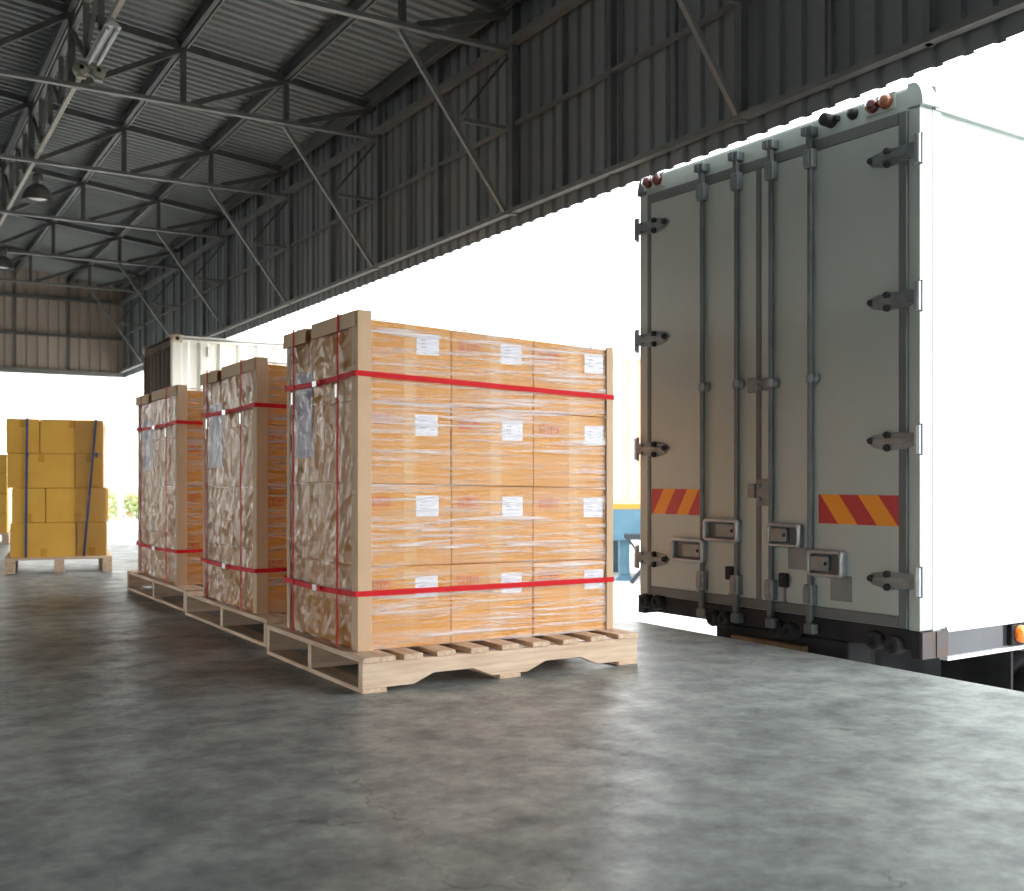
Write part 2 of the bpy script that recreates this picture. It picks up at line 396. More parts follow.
# lamps under the girder
def bell_lamp(x, y, zr, label):
    t = thing('high_bay_lamp', label, 'hanging lamp', (x, y, zr), 0, 'bell lamps hung along the girder')
    mb = MB().lathe([(.138, 0), (.135, .02), (.128, .05), (.105, .10), (.07, .135), (.045, .15)], n=32)
    mb.lathe([(.132, .0), (.124, .05), (.10, .097), (.068, .13)], n=32)
    mb.build('lamp_shade', M['lamp_metal'], t)
    MB().lathe([(.0, .25), (.04, .25), (.046, .23), (.046, .15), (.03, .145)], n=20).build('ballast_housing', M['lamp_metal'], t)
    MB().lathe([(0, .012), (.05, .016), (.09, .03), (.09, .05), (0, .06)], n=24).build('diffuser', M['lamp_in'], t)
    MB().lathe([(0, .02), (.028, .03), (.034, .06), (.02, .12), (0, .125)], n=16).build('bulb', M['bulb'], t)
    h = ZB + .03 - zr
    MB().tube([(0, 0, .24), (0, 0, h - .02), (-(x - 1.34), 0, h + .005)], .007, 8).build('hanging_rod', M['lamp_metal'], t)
    return t
bell_lamp(1.385, 10.70, 3.34, 'bell-shaped metal lamp hanging at the third crossing of girder and truss')
bell_lamp(1.47, 14.42, 3.35, 'bell-shaped metal lamp farther along the girder, cut by the photo edge')
t = thing('batten_light', 'white twin fluorescent batten fixed under the beige girder pipe', 'strip light', (1.335, 7.33, 3.60))
mb = MB().prism([(-.05, 0), (.05, 0), (.02, .03), (-.02, .03)], 'Y', -.34, .34); mb.build('reflector', M['tube_white'], t)
for sx in (-1, 1):
    MB().tube([(sx * .028, -.32, -.014), (sx * .028, .32, -.014)], .012, 12).build('fluorescent_tube', M['tube_white'], t)
for yy in (-.30, .27): MB().box(-.02, .02, yy, yy + .03, .02, .07).build('bracket', M['pipe'], t)
t = thing('emergency_light', 'beige twin-headed emergency light box below the girder, by the strip light', 'emergency light', (1.335, 7.80, 3.525))
MB().bbox(-.02, .03, -.05, .05, .07, .16, .008).build('housing', M['box_beige'], t)
for sx in (-1, 1):
    hd = MB().lathe([(0, -.035), (.042, -.035), (.05, -.02), (.05, .03), (.03, .05), (0, .05)], (sx * .055, 0, .06), 'Y', 20).build('lamp_head', M['box_beige'], t)
    MB().box(sx * .055 - .013, sx * .055 + .013, -.041, -.034, .052, .078).build('lens', M['black'], hd)
    MB().box(sx * .055 - .03, sx * .055 + .03, -.034, -.0, -.005, .009).build('foot_clip', M['pipe'], hd)

# ------------------------------------------------------------------ pallets and loads
def pallet(loc, rz, lx, ly, label, nb=9, h=.135):
    """stringers run along x, deck boards along y"""
    t = thing('wooden_pallet', label, 'pallet', loc, rz, 'timber pallets on the floor')
    bt = .018; dt = .021; z1 = h - dt
    # notched stringer
    def poly():
        def notch(c, w):
            pts = []
            for i in range(9):
                s_ = i / 8; x = c - w / 2 + w * s_
                e = min(s_, 1 - s_) / .25; e = min(1, e)
                pts.append((x, bt + .036 * (.5 - .5 * math.cos(PI * e))))
            return pts
        p = [(0, bt)] + notch(lx * .30, lx * .27) + notch(lx * .70, lx * .27) + [(lx, bt), (lx, z1), (0, z1)]
        return p
    for yy in (0, ly / 2 - .02, ly - .04):
        MB().prism(poly(), 'Y', yy, yy + .04).build('stringer', M['wood'], t, .003)
    w0 = .135; w = .082
    xs = [(0, w0)] + [(w0 + (lx - 2 * w0 + .0) * (i + .5) / (nb - 2) - w / 2, w0 + (lx - 2 * w0) * (i + .5) / (nb - 2) + w / 2) for i in range(nb - 2)] + [(lx - w0 * .8, lx)]
    for a, b in xs:
        j = random.uniform(-.006, .006)
        MB().box(a, b, -.004 + j, ly + j, z1, h).build('deck_board', M['wood_y'], t, .003)
    for a, b in ((0, .10), (lx / 2 - .05, lx / 2 + .05), (lx - .10, lx)):
        MB().box(a, b, 0, ly, 0, bt).build('bottom_board', M['wood_y'], t, .003)
    return t

def carton_mesh(x0, x1, y0, y1, zf0, zf1, b=.006, bulge=.004):
    """a slightly bulging box; zf0/zf1 give bottom and top heights as functions of x"""
    bm = bmesh.new(); bmesh.ops.create_cube(bm, size=1)
    bmesh.ops.bevel(bm, geom=bm.edges[:], offset=.012, segments=2, affect='EDGES', profile=.5)
    for v in bm.verts:
        u, w, q = v.co.x + .5, v.co.y + .5, v.co.z + .5
        x = x0 + u * (x1 - x0); y_ = y0 + w * (y1 - y0); z = zf0(x) + q * (zf1(x) - zf0(x))
        v.co = Vector((x, y_, z))
    return MB().bm(bm)

def front_label(parent, x, z, yf, w=.100, h=.084):
    lb = MB().box(x, x + w, yf - .002, yf + .001, z, z + h).build('shipping_label', M['label'], parent)
    mb = MB()
    for i, (a, b) in enumerate(((.2, .46), (.18, .40), (.2, .46))):
        zz = z + h * (.68 - .17 * i); mb.box(x + w * a, x + w * b, yf - .0028, yf - .0018, zz, zz + .0045)
    for i, (a, b) in enumerate(((.18, .75), (.78, .9), (.7, .88))):
        zz = z + h * (.88, .62, .3)[i]; mb.box(x + w * a, x + w * b, yf - .0028, yf - .0018, zz, zz + .002)
    mb.build('printed_lines', M['ink'], lb)

def red_marks(parent, x, z, yf, w=.095, h=.038):
    mb = MB(); y0, y1 = yf - .0016, yf + .001; t_ = .0026
    def ln(a, b, c, d): mb.box(x + a * w, x + b * w, y0, y1, z + c * h, z + d * h)
    e = t_ / h; ew = t_ / w
    ln(0, 1, 0, e); ln(0, 1, 1 - e, 1); ln(0, ew, 0, 1); ln(1 - ew, 1, 0, 1); ln(.62, .62 + ew, 0, 1)
    # two arrows up
    for a in (.08, .22):
        ln(a + .035, a + .035 + ew, .2, .8)
        mb.add([(x + a * w, y0, z + .55 * h), (x + (a + .08) * w, y0, z + .55 * h), (x + (a + .05) * w, y0, z + .85 * h)], [(0, 1, 2)])
    ln(.08, .34, .14, .14 + e)
    # goblet
    mb.add([(x + .40 * w, y0, z + .85 * h), (x + .56 * w, y0, z + .85 * h), (x + .50 * w, y0, z + .45 * h), (x + .46 * w, y0, z + .45 * h)], [(0, 1, 2, 3)])
    ln(.467, .467 + ew, .2, .5); ln(.42, .55, .14, .14 + e)
    # umbrella
    mb.add([(x + .70 * w, y0, z + .55 * h), (x + .93 * w, y0, z + .55 * h), (x + .87 * w, y0, z + .78 * h), (x + .76 * w, y0, z + .78 * h)], [(0, 1, 2, 3)])
    ln(.805, .805 + ew, .15, .55)
    mb.build('handling_marks', M['red_ink'], parent)

rown = ['bottom row', 'second row up', 'third row up', 'top row']
coln = ['column at the near corner', 'middle column', 'column beside the far end']
def load(name, P0, lx, ly, pal, H0, sag, base, leftedge=True):
    """P0: world corner (near, left) of the load; lx along x, ly along y; H0 height at the near corner; sag: height lost at the right end"""
    X0, Y0 = P0; zb = .135
    Hx = lambda x: H0 - sag * x / lx
    grp = 'labelled cartons on the ' + name
    for c in range(3):
        xa, xb = lx * c / 3 + .001, lx * (c + 1) / 3 - .001
        for r in range(4):
            z0 = lambda x, r=r: Hx(x) * r / 4 + (.0005 if r else 0)
            z1 = lambda x, r=r, c=c: Hx(x) * (r + 1) / 4 - .0012 - (.010 * (1 - math.sin(PI * min(1, max(0, (x * 3 / lx - c))))) if r == 3 else 0)
            deep = ly / 2 - .001 if c == 0 else ly
            jy = random.uniform(-.002, .003)
            t = thing('carton', f'labelled brown carton, {rown[r]}, {coln[c]} of the {name}', 'carton', (X0, Y0, zb), 0, grp)
            MBc = carton_mesh(xa, xb, jy, deep + (0 if c else 0), z0, z1)
            MBc.build('carton_body', M['carton'], t)
            yf = jy
            zt = z1((xa + xb) / 2)
            lw = xb - xa
            tp = MB().box(xa + lw * .46, xa + lw * .60, yf - .0008, yf + .002, z0(xa + lw / 2) + .004, zt - .012).build('tape', M['tape'], t)
            front_label(t, xa + lw * (.60 if c < 2 else .62) + random.uniform(-.004, .004) + (.02 if c == 2 else 0), zt - .128, yf)
            if r < 3 or c: red_marks(t, xa + lw * (.06 if c == 0 else .08), zt - .085, yf)
    for r in range(4):
        z0 = lambda x, r=r: Hx(x) * r / 4 + (.0005 if r else 0)
        z1 = lambda x, r=r: Hx(x) * (r + 1) / 4 - .0012
        t = thing('carton', f'brown carton, {rown[r]}, far back edge of the {name}', 'carton', (X0, Y0, zb), 0, grp)
        carton_mesh(.001, lx / 3 - .001, ly / 2 + .001, ly, z0, z1).build('carton_body', M['carton'], t)
        MB().box(-.0006, .004, ly * .73, ly * .79, z0(0) + .004, z1(0) - .012).build('tape', M['tape'], t)
    # document sheet under the film on the left face
    tag(MB().box(X0 - .0045, X0 - .0015, Y0 + ly * .67, Y0 + ly * .93, zb + H0 * .585, zb + H0 * .865).build('document_sheet', M['sheet']),
        f'pale lilac document sheet under film on the shaded side of the {name}', 'paper sheet')
    # film
    t = thing('stretch_film', f'clear crinkled stretch film wrapped round the {name}', 'stretch film', (X0, Y0, zb), 0, 'stretch film on the loads')
    def filmface(p0, p1, nrm, nu, nv, amp, sx, sz, crumple=False):
        mb = MB(); vs = []
        p0 = Vector(p0); p1 = Vector(p1); nrm = Vector(nrm)
        for i in range(nu + 1):
            for j in range(nv + 1):
                q = p0.lerp(p1, i / nu); zz = (Hx(min(max(q.x, 0), lx)) + .004) * j / nv
                e = amp * (noise.noise(Vector((q.x * sx, q.y * sx, zz * sz)) + Vector((X0 * 7, 3, Y0))) * .5 + .5)
                if crumple:
                    a_ = Vector(((q.x + q.y) * 9 + zz * 5, X0 * 3 + zz * 2, zz * 6 - q.y * 4))
                    for f_, g_ in ((1, .007), (2.3, .005), (5, .0025)):
                        e += g_ * (1 - abs(noise.noise(a_ * f_)) * 2.2)
                    e = max(0, e) * .8
                if i in (0, nu): e = 0
                vs.append(q + nrm * (.006 + e) + Vector((0, 0, zz)))
        mb.add(vs, [(i * (nv + 1) + j, (i + 1) * (nv + 1) + j, (i + 1) * (nv + 1) + j + 1, i * (nv + 1) + j + 1) for i in range(nu) for j in range(nv)], True)
        return mb
    f0 = filmface((0, 0, 0), (lx, 0, 0), (0, -1, 0), 60, 70, .007, 2.0, 11)
    f0.build('film_front', M['film'], t)
    filmface((0, ly, 0), (0, 0, 0), (-1, 0, 0), 90, 140, .010, 14, 11, True).build('film_side', M['film_side'], t)
    b = filmface((lx, 0, 0), (lx, ly, 0), (1, 0, 0), 20, 30, .007, 2, 11)
    q = filmface((lx, ly, 0), (0, ly, 0), (0, 1, 0), 20, 30, .007, 2, 11); b.add(q.v, q.f, True)
    b.build('film_back', M['film'], t)
    # edge protectors
    def Lpost(x, y, sx, sy, h, wx, wy, label, tk=.007):
        mb = MB()
        mb.prism([(0, 0), (sx * wx, 0), (sx * wx, sy * tk), (sx * tk, sy * tk), (sx * tk, sy * wy), (0, sy * wy)], 'Z', 0, h)
        tag(mb.build('edge_protector', M['edge'], None, .002, (x, y, zb + .001)), label, 'edge protector', 'cardboard edge protectors')
    g = .016
    Lpost(X0 - g - .004, Y0 - g, 1, 1, H0 + .018, .058, .062, f'tan cardboard corner post on the near corner of the {name}')
    Lpost(X0 + lx + g, Y0 - g, -1, 1, H0 - sag - .002, .036, .05, f'tan cardboard corner post at the yard-side end of the {name}')
    Lpost(X0 - g - .004, Y0 + ly + g, 1, -1, H0 + .004, .05, .036, f'tan cardboard corner post at the far shaded corner of the {name}')
    # boards along the top of the left face
    def topboard(ya, yb, dz, label, xo=.0):
        mb = MB(); x = X0 - g - .012 - xo; zt = zb + H0 + .012 + dz
        mb.prism([(x, zt), (x + .07, zt), (x + .07, zt - .007), (x + .007, zt - .007), (x + .007, zt - .062), (x, zt - .062)], 'Y', ya, yb)
        tag(mb.build('edge_board', M['edge'], None, .002), label, 'edge board', 'cardboard top edge boards')
    topboard(Y0 + .0, Y0 + ly * .60, .006, f'long tan edge board over the top edge of the {name}')
    topboard(Y0 + ly * .68, Y0 + ly + .03, .0, f'short tan edge board over the far top corner of the {name}', .004)
    # straps
    so = g + .0135
    def hstrap(z, label, zr):
        a, b_, c_, d_ = X0 - so, X0 + lx + g + .002, Y0 - g - .002, Y0 + ly + g + .002
        t = thing('red_strap', label, 'strap', (0, 0, 0), 0, 'red plastic straps')
        mb = MB(); w = .021; k = .0022
        def seg(p, q, up):
            mb.bar(p, q, k, w, up)
        mid = (a, (c_ + d_) / 2, z - .012)
        seg((a, c_, z), mid, (0, 0, 1)); seg(mid, (a, d_, z - .006), (0, 0, 1))
        seg((a, c_, z), (b_, c_, zr), (0, 0, 1)); seg((b_, c_, zr), (b_, d_, zr), (0, 0, 1)); seg((b_, d_, zr), (a, d_, z), (0, 0, 1))
        mb.build('strap_band', M['red_strap'], t)
        MB().bbox(a - .006, a + .001, Y0 + ly * .50, Y0 + ly * .56, z - .024, z + .002, .002).build('strap_seal', M['buckle'], t)
        MB().bar((a - .004, Y0 + ly * .50, z - .012), (a - .012, Y0 + ly * .42, z - .004), .002, .016).build('strap_tail', M['red_strap'], t)
    zs = [zb + H0 * .827, zb + H0 * .172]
    hstrap(zs[0], f'red strap running level round the upper part of the {name}', zb + (H0 - sag) * .822)
    hstrap(zs[1], f'red strap running level round the lower part of the {name}', zb + (H0 - sag) * .178)
    for i, (fy, nm) in enumerate(((.21, 'nearer the corner post'), (.87, 'nearer the far edge'))):
        yy = Y0 + ly * fy
        t = thing('red_strap', f'upright red strap on the shaded side of the {name}, {nm}', 'strap', (0, 0, 0), 0, 'red plastic straps')
        a = X0 - so - .004; zt = zb + H0 + .022
        mb = MB(); w = .016; k = .002
        mb.bar((a, yy, .112), (a, yy + random.uniform(-.01, .01), zt), k, w, (0, 1, 0))
        mb.bar((a - .001, yy, zt), (X0 + lx + .02, yy, zt - sag), w, k); mb.bar((X0 + lx + .02, yy, zt - sag), (X0 + lx + .02, yy, .13), k, w, (0, 1, 0))
        mb.build('strap_band', M['red_strap'], t)
        MB().bbox(a - .005, a + .002, yy - .012, yy + .012, zs[0] - .085, zs[0] - .03, .002).build('strap_seal', M['buckle'], t)
    return

pallet((1.594, 3.72, 0), R(.3), 1.285, 1.09, 'pale wooden pallet under the nearest wrapped load')
load('nearest wrapped load', (1.652, 3.87), 1.178, .775, None, 1.297, .05, None)
pallet((1.645, 4.985, 0), R(.4), 1.345, 1.46, 'pale wooden pallet under the middle wrapped load of the row')
load('middle wrapped load', (1.682, 5.20), 1.178, .94, None, 1.245, .03, None)
pallet((1.665, 6.56, 0), R(.4), 1.345, 1.60, 'pale wooden pallet under the farthest red-strapped load of the row')
load('farthest red-strapped load', (1.712, 6.86), 1.178, 1.10, None, 1.235, .03, None)

# yellow stack with blue straps
before = set(COL.objects)
def block_pallet(loc, lx, ly, label):
    t = thing('wooden_pallet', label, 'pallet', loc, 0, 'timber pallets on the floor')
    for i in range(7): 
        w = .10; a = (ly - w) * i / 6
        MB().box(0, lx, a, a + w, .113, .135).build('deck_board', M['wood'], t, .003)
    for x in (0, lx / 2 - .04, lx - .08):
        MB().box(x, x + .08, .0, ly, .02, .113).build('stringer', M['wood_y'], t, .003)
        MB().box(x, x + .08, .0, ly, 0, .02).build('bottom_board', M['wood_y'], t, .003)
    return t
YX, YY = 1.045, 9.9
block_pallet((1.03, 9.87, 0), .845, .90, 'wooden pallet under the blue-strapped stack of yellow cartons')
rows = [((0, .515), (.521, .76)), ((.012, .27), (.276, .775)), ((-.02, .50), (.506, .735)), ((-.03, .225), (.231, .735))]
rn = ['bottom layer', 'second layer up', 'third layer up', 'top layer']
rh = .294
for r, row in enumerate(rows):
    t = thing('carton', f'long yellow filler carton at the back of the {rn[r]} of the blue-strapped stack', 'carton', (YX + .025 + row[0][0], YY + .39, .136 + r * rh), 0, 'yellow cartons with blue straps')  # added behind the front row to stop light showing through gaps
    carton_mesh(0, row[1][1] - row[0][0], .006, .385, lambda x: 0, lambda x: rh - .003).build('carton_body', M['carton_yellow'], t)
    for k, (a, b) in enumerate(row):
        w = b - a
        t = thing('carton', f'plain yellow carton, {"wide" if w > .35 else "narrow"} one in the {rn[r]} of the blue-strapped stack', 'carton', (YX + .025 + a, YY + random.uniform(-.008, .008), .136 + r * rh), 0, 'yellow cartons with blue straps')
        carton_mesh(0, w, 0, .385, lambda x: 0, lambda x: rh - .003).build('carton_body', M['carton_yellow'], t)
        MB().box(w / 2 - .026, w / 2 + .026, -.0008, .002, rh - .075 if r > 1 else .004, rh - .012 if r > 1 else .075).build('tape', M['tape_yellow'], t)
for x, nm in ((.155, 'on the dark-end side'), (.70, 'nearer the film-wrapped edge')):
    sl = -.10 if x > .5 else -.01
    t = thing('blue_strap', f'blue strap round the yellow cartons, {nm}', 'strap', (YX, YY, 0), 0, 'blue plastic straps')
    mb = MB(); zt = .136 + 4 * rh + .004
    mb.bar((x + sl, -.012, .115), (x, -.012, zt), .018, .003, (0, 1, 0)); mb.bar((x, -.013, zt), (x, .80, zt), .018, .003); mb.bar((x, .80, zt), (x + sl, .80, .13), .018, .003, (0, 1, 0))
    mb.build('strap_band', M['blue_strap'], t)
    MB().bbox(x - .012, x + .012, -.017, -.011, zt - .33, zt - .29, .002).build('strap_seal', M['blue_strap'], t)
mb = MB(); vs = []
for i in range(31):
    for j in range(41):
        u = i / 30; v = j / 40
        xx = .53 + .262 * min(1, u / .72) ; yy = -.016 if u < .72 else -.016 + (u - .72) / .28 * .8
        vs.append((YX + xx + noise.noise(Vector((u * 9, v * 6, 1))) * .006 - .012 * v * v, YY + yy + noise.noise(Vector((u * 5, v * 14, 9))) * .005, .14 + v * 1.16))
mb.add(vs, [(i * 41 + j, (i + 1) * 41 + j, (i + 1) * 41 + j + 1, i * 41 + j + 1) for i in range(30) for j in range(40)], True)
tag(mb.build('stretch_film', M['film_side']), 'clear stretch film over one edge of the yellow carton stack', 'stretch film', 'stretch film on the loads')

def swing(before, pivot, a):
    rot = Matrix.Translation(Vector(pivot)) @ Matrix.Rotation(a, 4, 'Z') @ Matrix.Translation(-Vector(pivot))
    for o in [o for o in COL.objects if o not in before and o.parent is None]:
        o.location = rot @ o.location; o.rotation_euler = (0, 0, o.rotation_euler.z + a)
swing(before, (YX + .4, YY, 0), R(-8))
before = set(COL.objects)
# ------------------------------------------------------------------ stack behind the yellow one
BX, BY = .72, 14.6
block_pallet((BX, BY, 0), .84, .9, 'wooden pallet under the half-hidden carton stack at the photo edge')
rb = .243
for r in range(4):
    t = thing('carton', f'yellow carton, {rn[r]} of the half-hidden stack behind', 'carton', (BX + .02, BY + .03, .136 + r * rb), 0, 'cartons of the half-hidden stack')
    carton_mesh(0, .80, 0, .80, lambda x: 0, lambda x: rb - .003).build('carton_body', M['carton_yellow'], t)
    MB().box(.37, .43, -.0008, .002, rb - .08, rb - .012).build('tape', M['tape_yellow'], t)

swing(before, (BX + .84, BY, 0), R(-8))
# ------------------------------------------------------------------ box truck backed up to the dock (y runs from its near corner to its far corner, x out to the yard)
TK = thing('box_truck', 'white box truck backed up to the dock with closed rear doors', 'truck', (3.947, 3.109, -.9), R(3.05))
TW = 1.848; TL = 4.6
def tp(mb, name, m, parent=TK, bevel=0):
    o = mb.build(name, m, parent, bevel)
    if parent is TK: o.location = (0, 0, .9)
    return o
mb = MB().box(.02, TL, .012, TW - .012, .125, 2.49)
body = tp(mb, 'cargo_body', M['truck_white'])
fr = MB().box(0, .09, 0, .058, .135, 2.5).box(0, .09, 1.772, TW, .135, 2.5)
prof = [(.0, 2.416), (.09, 2.416), (.09, 2.53), (.02, 2.53), (.006, 2.524), (0, 2.51)]
fr.add([(x, y, z) for y in (0.0, TW) for x, z in prof], [tuple(range(6))[::-1], tuple(range(6, 12))] + [(i, (i + 1) % 6, 6 + (i + 1) % 6, 6 + i) for i in range(6)])
frame = tp(fr, 'rear_frame', M['truck_white'], bevel=.004)
# roof rails and corner caps
for y0, y1 in ((-.010, .05), (TW - .05, TW + .010)):
    tp(MB().prism([(y0, 2.425), (y1, 2.425), (y1, 2.53), ((y0 + y1) / 2, 2.545), (y0, 2.525)], 'X', .10, TL), 'roof_rail', M['truck_white'], bevel=.003)
    cap = MB(); n = 8; vs = []; fs = []
    s_ = -1 if y0 < 0 else 1; yc = 0.0 if y0 < 0 else TW
    for i in range(n + 1):
        t_ = PI / 2 * i / n
        z = 2.43 + .105 * math.sin(t_); yy = yc + s_ * .018 - s_ * .05 * (1 - math.cos(t_))
        vs += [(-.006, yy, z), (.13, yy, z + .006), (-.006, yc - s_ * .06, z), (.13, yc - s_ * .06, z + .006)]
    for i in range(n):
        a = 4 * i; b = a + 4
        fs += [(a, b, b + 1, a + 1), (a, a + 2, b + 2, b), (a + 1, b + 1, b + 3, a + 3)]
    fs += [(4 * n, 4 * n + 1, 4 * n + 3, 4 * n + 2), (0, 1, 3, 2)]
    cap.add(vs, fs); tp(cap, 'corner_cap', M['panel_grey'] if s_ > 0 else M['truck_white'])
tp(MB().box(.12, TL, .012, TW - .012, 2.49, 2.515), 'roof', M['truck_white'])
# side sheet edge trim and seam
tp(MB().box(.15, .153, -.0005, .013, .15, 2.42).box(.0905, .15, .0, .013, .125, 2.43), 'side_corner_post', M['truck_white'])
tp(MB().box(.2, TL, .0, .012, .118, .14), 'side_trim', M['alu'])
# rubber seal
se = MB()
X0s, X1s = -.013, .03
se.box(X0s, X1s, .058, .100, .143, 2.420).box(X0s, X1s, 1.742, 1.772, .143, 2.420)
se.box(X0s, X1s, .100, 1.742, 2.366, 2.420).box(X0s, X1s, .100, 1.742, .143, .192).box(X0s, X1s, .909, .943, .192, 2.366)
tp(se, 'door_seal', M['seal'], bevel=.004)

def door(ya, yb, hy, s, rods, handles, plates, locks, stripe, label):
    d = tp(MB().bbox(-.010, .03, ya, yb, .192, 2.366, .004), 'door', M['truck_white'])
    d['label'] = label
    def dp(mb, name, m, bevel=0): return mb.build(name, m, d, bevel)
    for (y, zg, zl, zb_) in rods:
        rx = -.030
        rod = dp(MB().tube([(rx, y, .13), (rx, y, 2.44)], .0135, 12), 'lock_rod', M['rod'])
        # top and bottom cam keepers
        mb = MB().bbox(-.052, -.0, y - .026, y + .022, 2.435, 2.485, .006).box(-.062, -.035, y + .0, y + .030, 2.44, 2.478).bbox(-.048, -.02, y - .014, y + .014, 2.37, 2.44, .004)
        mb.build('cam_keeper', M['rod'], rod)
        mb = MB().bbox(-.050, -.008, y - .026, y + .026, 2.285, 2.375, .005).box(-.056, -.048, y - .008, y + .022, 2.30, 2.36)
        mb.build('rod_bracket', M['plate'], rod)
        mb = MB().bbox(-.050, -.008, y - .026, y + .026, zl, zl + .10, .005).box(-.056, -.048, y - .008, y + .022, zl + .015, zl + .085)
        mb.build('rod_bracket', M['zinc'], rod)
        mb = MB().bbox(-.047, -.02, y - .014, y + .014, .12, zl, .004).bbox(-.055, -.01, y - .035, y + .02, .062, .11, .006).box(-.045, -.03, y - .01, y + .01, .1, .14)
        mb.build('cam_keeper', M['rod'], rod)
        mb = MB().lathe([(0, -.02), (.019, -.02), (.021, -.012), (.021, .012), (.019, .02), (0, .02)], (rx, y, zg), 'Z', 16).lathe([(0, -.024), (.026, -.02), (.026, -.005), (0, 0)], (-.012, y - .022, zg), 'X', 16)
        mb.build('rod_guide', M['zinc'], rod)
    for (ya_, yb_, za, zb2, mirror) in handles:
        # bezel ring with recessed dish and paddle
        w = yb_ - ya_; hh = zb2 - za; rim = .019
        mb = MB()
        def rr(y0, y1, z0, z1, r):
            out = []
            for cy, cz, a0 in ((y1 - r, z1 - r, 0), (y0 + r, z1 - r, 90), (y0 + r, z0 + r, 180), (y1 - r, z0 + r, 270)):
                for k in range(7): a_ = R(a0 + 15 * k); out.append((cy + r * math.cos(a_), cz + r * math.sin(a_)))
            return out
        loops = [(rr(ya_, yb_, za, zb2, .024), -.008), (rr(ya_, yb_, za, zb2, .024), -.042), (rr(ya_ + .006, yb_ - .006, za + .006, zb2 - .006, .020), -.052),
                 (rr(ya_ + rim, yb_ - rim, za + rim, zb2 - rim, .014), -.048), (rr(ya_ + rim + .003, yb_ - rim - .003, za + rim + .003, zb2 - rim - .003, .012), -.018)]
        vs = []; n_ = 28
        for lp, x in loops: vs += [(x, p, q) for p, q in lp]
        mb.add(vs, [(i * n_ + k, i * n_ + (k + 1) % n_, (i + 1) * n_ + (k + 1) % n_, (i + 1) * n_ + k) for i in range(len(loops) - 1) for k in range(n_)], True)
        hd = dp(mb, 'door_handle', M['chrome'])
        MB().box(-.02, -.01, ya_ + .012, yb_ - .012, za + .012, zb2 - .012).build('handle_dish', M['rod'], hd)
        p0, p1 = (.40, .90) if not mirror else (.10, .62)
        MB().bbox(-.046, -.018, ya_ + w * p0, ya_ + w * p1, za + hh * .22, za + hh * .78, .006).build('paddle', M['zinc'], hd)
        MB().lathe([(0, -.050), (.009, -.050), (.009, -.04)], (0, ya_ + w * (p0 + .06), za + hh * .5), 'X', 12).build('key_cylinder', M['black'], hd)
    for (ya_, yb_, za, zb2) in plates:
        dp(MB().bbox(-.0125, -.009, ya_, yb_, za, zb2, .001, 1), 'steel_plate', M['plate'])
    for y, z in locks:
        mb = MB().bbox(-.04, -.01, y - .026, y + .026, z, z + .07, .008).box(-.044, -.038, y - .012, y + .012, z + .03, z + .05)
        lk = dp(mb, 'lock_case', M['black'])
        MB().tube([(-.022, y, z), (-.022, y, z - .075)], .005, 8).tube([(-.022, y - .012, z - .075), (-.022, y + .012, z - .075)], .006, 8).build('lock_pin', M['zinc'], lk)
    # hinges
    for z in (2.235, 1.595, .972, .352):
        mb = MB(); a = hy; yin = hy + s * .262 if s > 0 else hy + s * .262
        poly = [(a + s * .04, z - .036), (a + s * .16, z - .046), (a + s * .235, z - .028), (a + s * .262, z - .0), (a + s * .235, z + .024), (a + s * .16, z + .036), (a + s * .04, z + .032)]
        poly2 = [(p, q) for p, q in poly]
        mb.prism(poly2, 'X', -.022, -.008)
        mb.prism([(a + s * .02, z - .016), (a + s * .24, z - .012), (a + s * .24, z + .008), (a + s * .02, z + .014)], 'X', -.034, -.02)
        hg = dp(mb, 'hinge', M['zinc'], .003)
        MB().box(-.034, .002, min(a, a + s * .05), max(a, a + s * .05), z - .03, z + .03).build('hinge_arm', M['zinc'], hg)
        mb = MB().tube([(-.022, a - s * .004, z - .062), (-.022, a - s * .004, z + .062)], .015, 14)
        mb.box(-.012, -.002, min(a - s * .003, a - s * .022), max(a - s * .003, a - s * .022), z - .068, z + .068)
        mb.build('hinge_knuckle', M['chrome'], hg)
        for py, pz in ((.235, 0), (.15, .024), (.15, -.034)):
            MB().lathe([(0, -.04), (.013, -.04), (.016, -.032), (.016, -.02)], (0, a + s * py, z + pz), 'X', 12).build('hinge_bolt', M['dark_frame'], hg)
    # chevron tape: red and amber slanted bands
    ya_, yb_, za, zb2, ph, sl = stripe
    st = dp(MB().box(-.0112, -.0098, ya_, yb_, za, zb2), 'reflective_tape', M['stripe_red'])
    mb = MB()
    for c in ph:
        b0, b1 = c; poly = [(b0, zb2), (b1, zb2), (b1 + sl, za), (b0 + sl, za)]
        cl = [(min(max(p, ya_), yb_), q) for p, q in poly]
        # clip properly against the tape's ends
        def clip(poly, lim, keep_less):
            out = []
            for i in range(len(poly)):
                p, q = poly[i], poly[(i + 1) % len(poly)]
                ip = (p[0] <= lim) if keep_less else (p[0] >= lim); iq = (q[0] <= lim) if keep_less else (q[0] >= lim)
                if ip: out.append(p)
                if ip != iq:
                    t_ = (lim - p[0]) / (q[0] - p[0]); out.append((lim, p[1] + t_ * (q[1] - p[1])))
            return out
        poly = clip(clip(poly, ya_, False), yb_, True)
        if len(poly) > 2: mb.prism(poly, 'X', -.0118, -.0105)
    mb.build('amber_band', M['stripe_yel'], st)
    return d
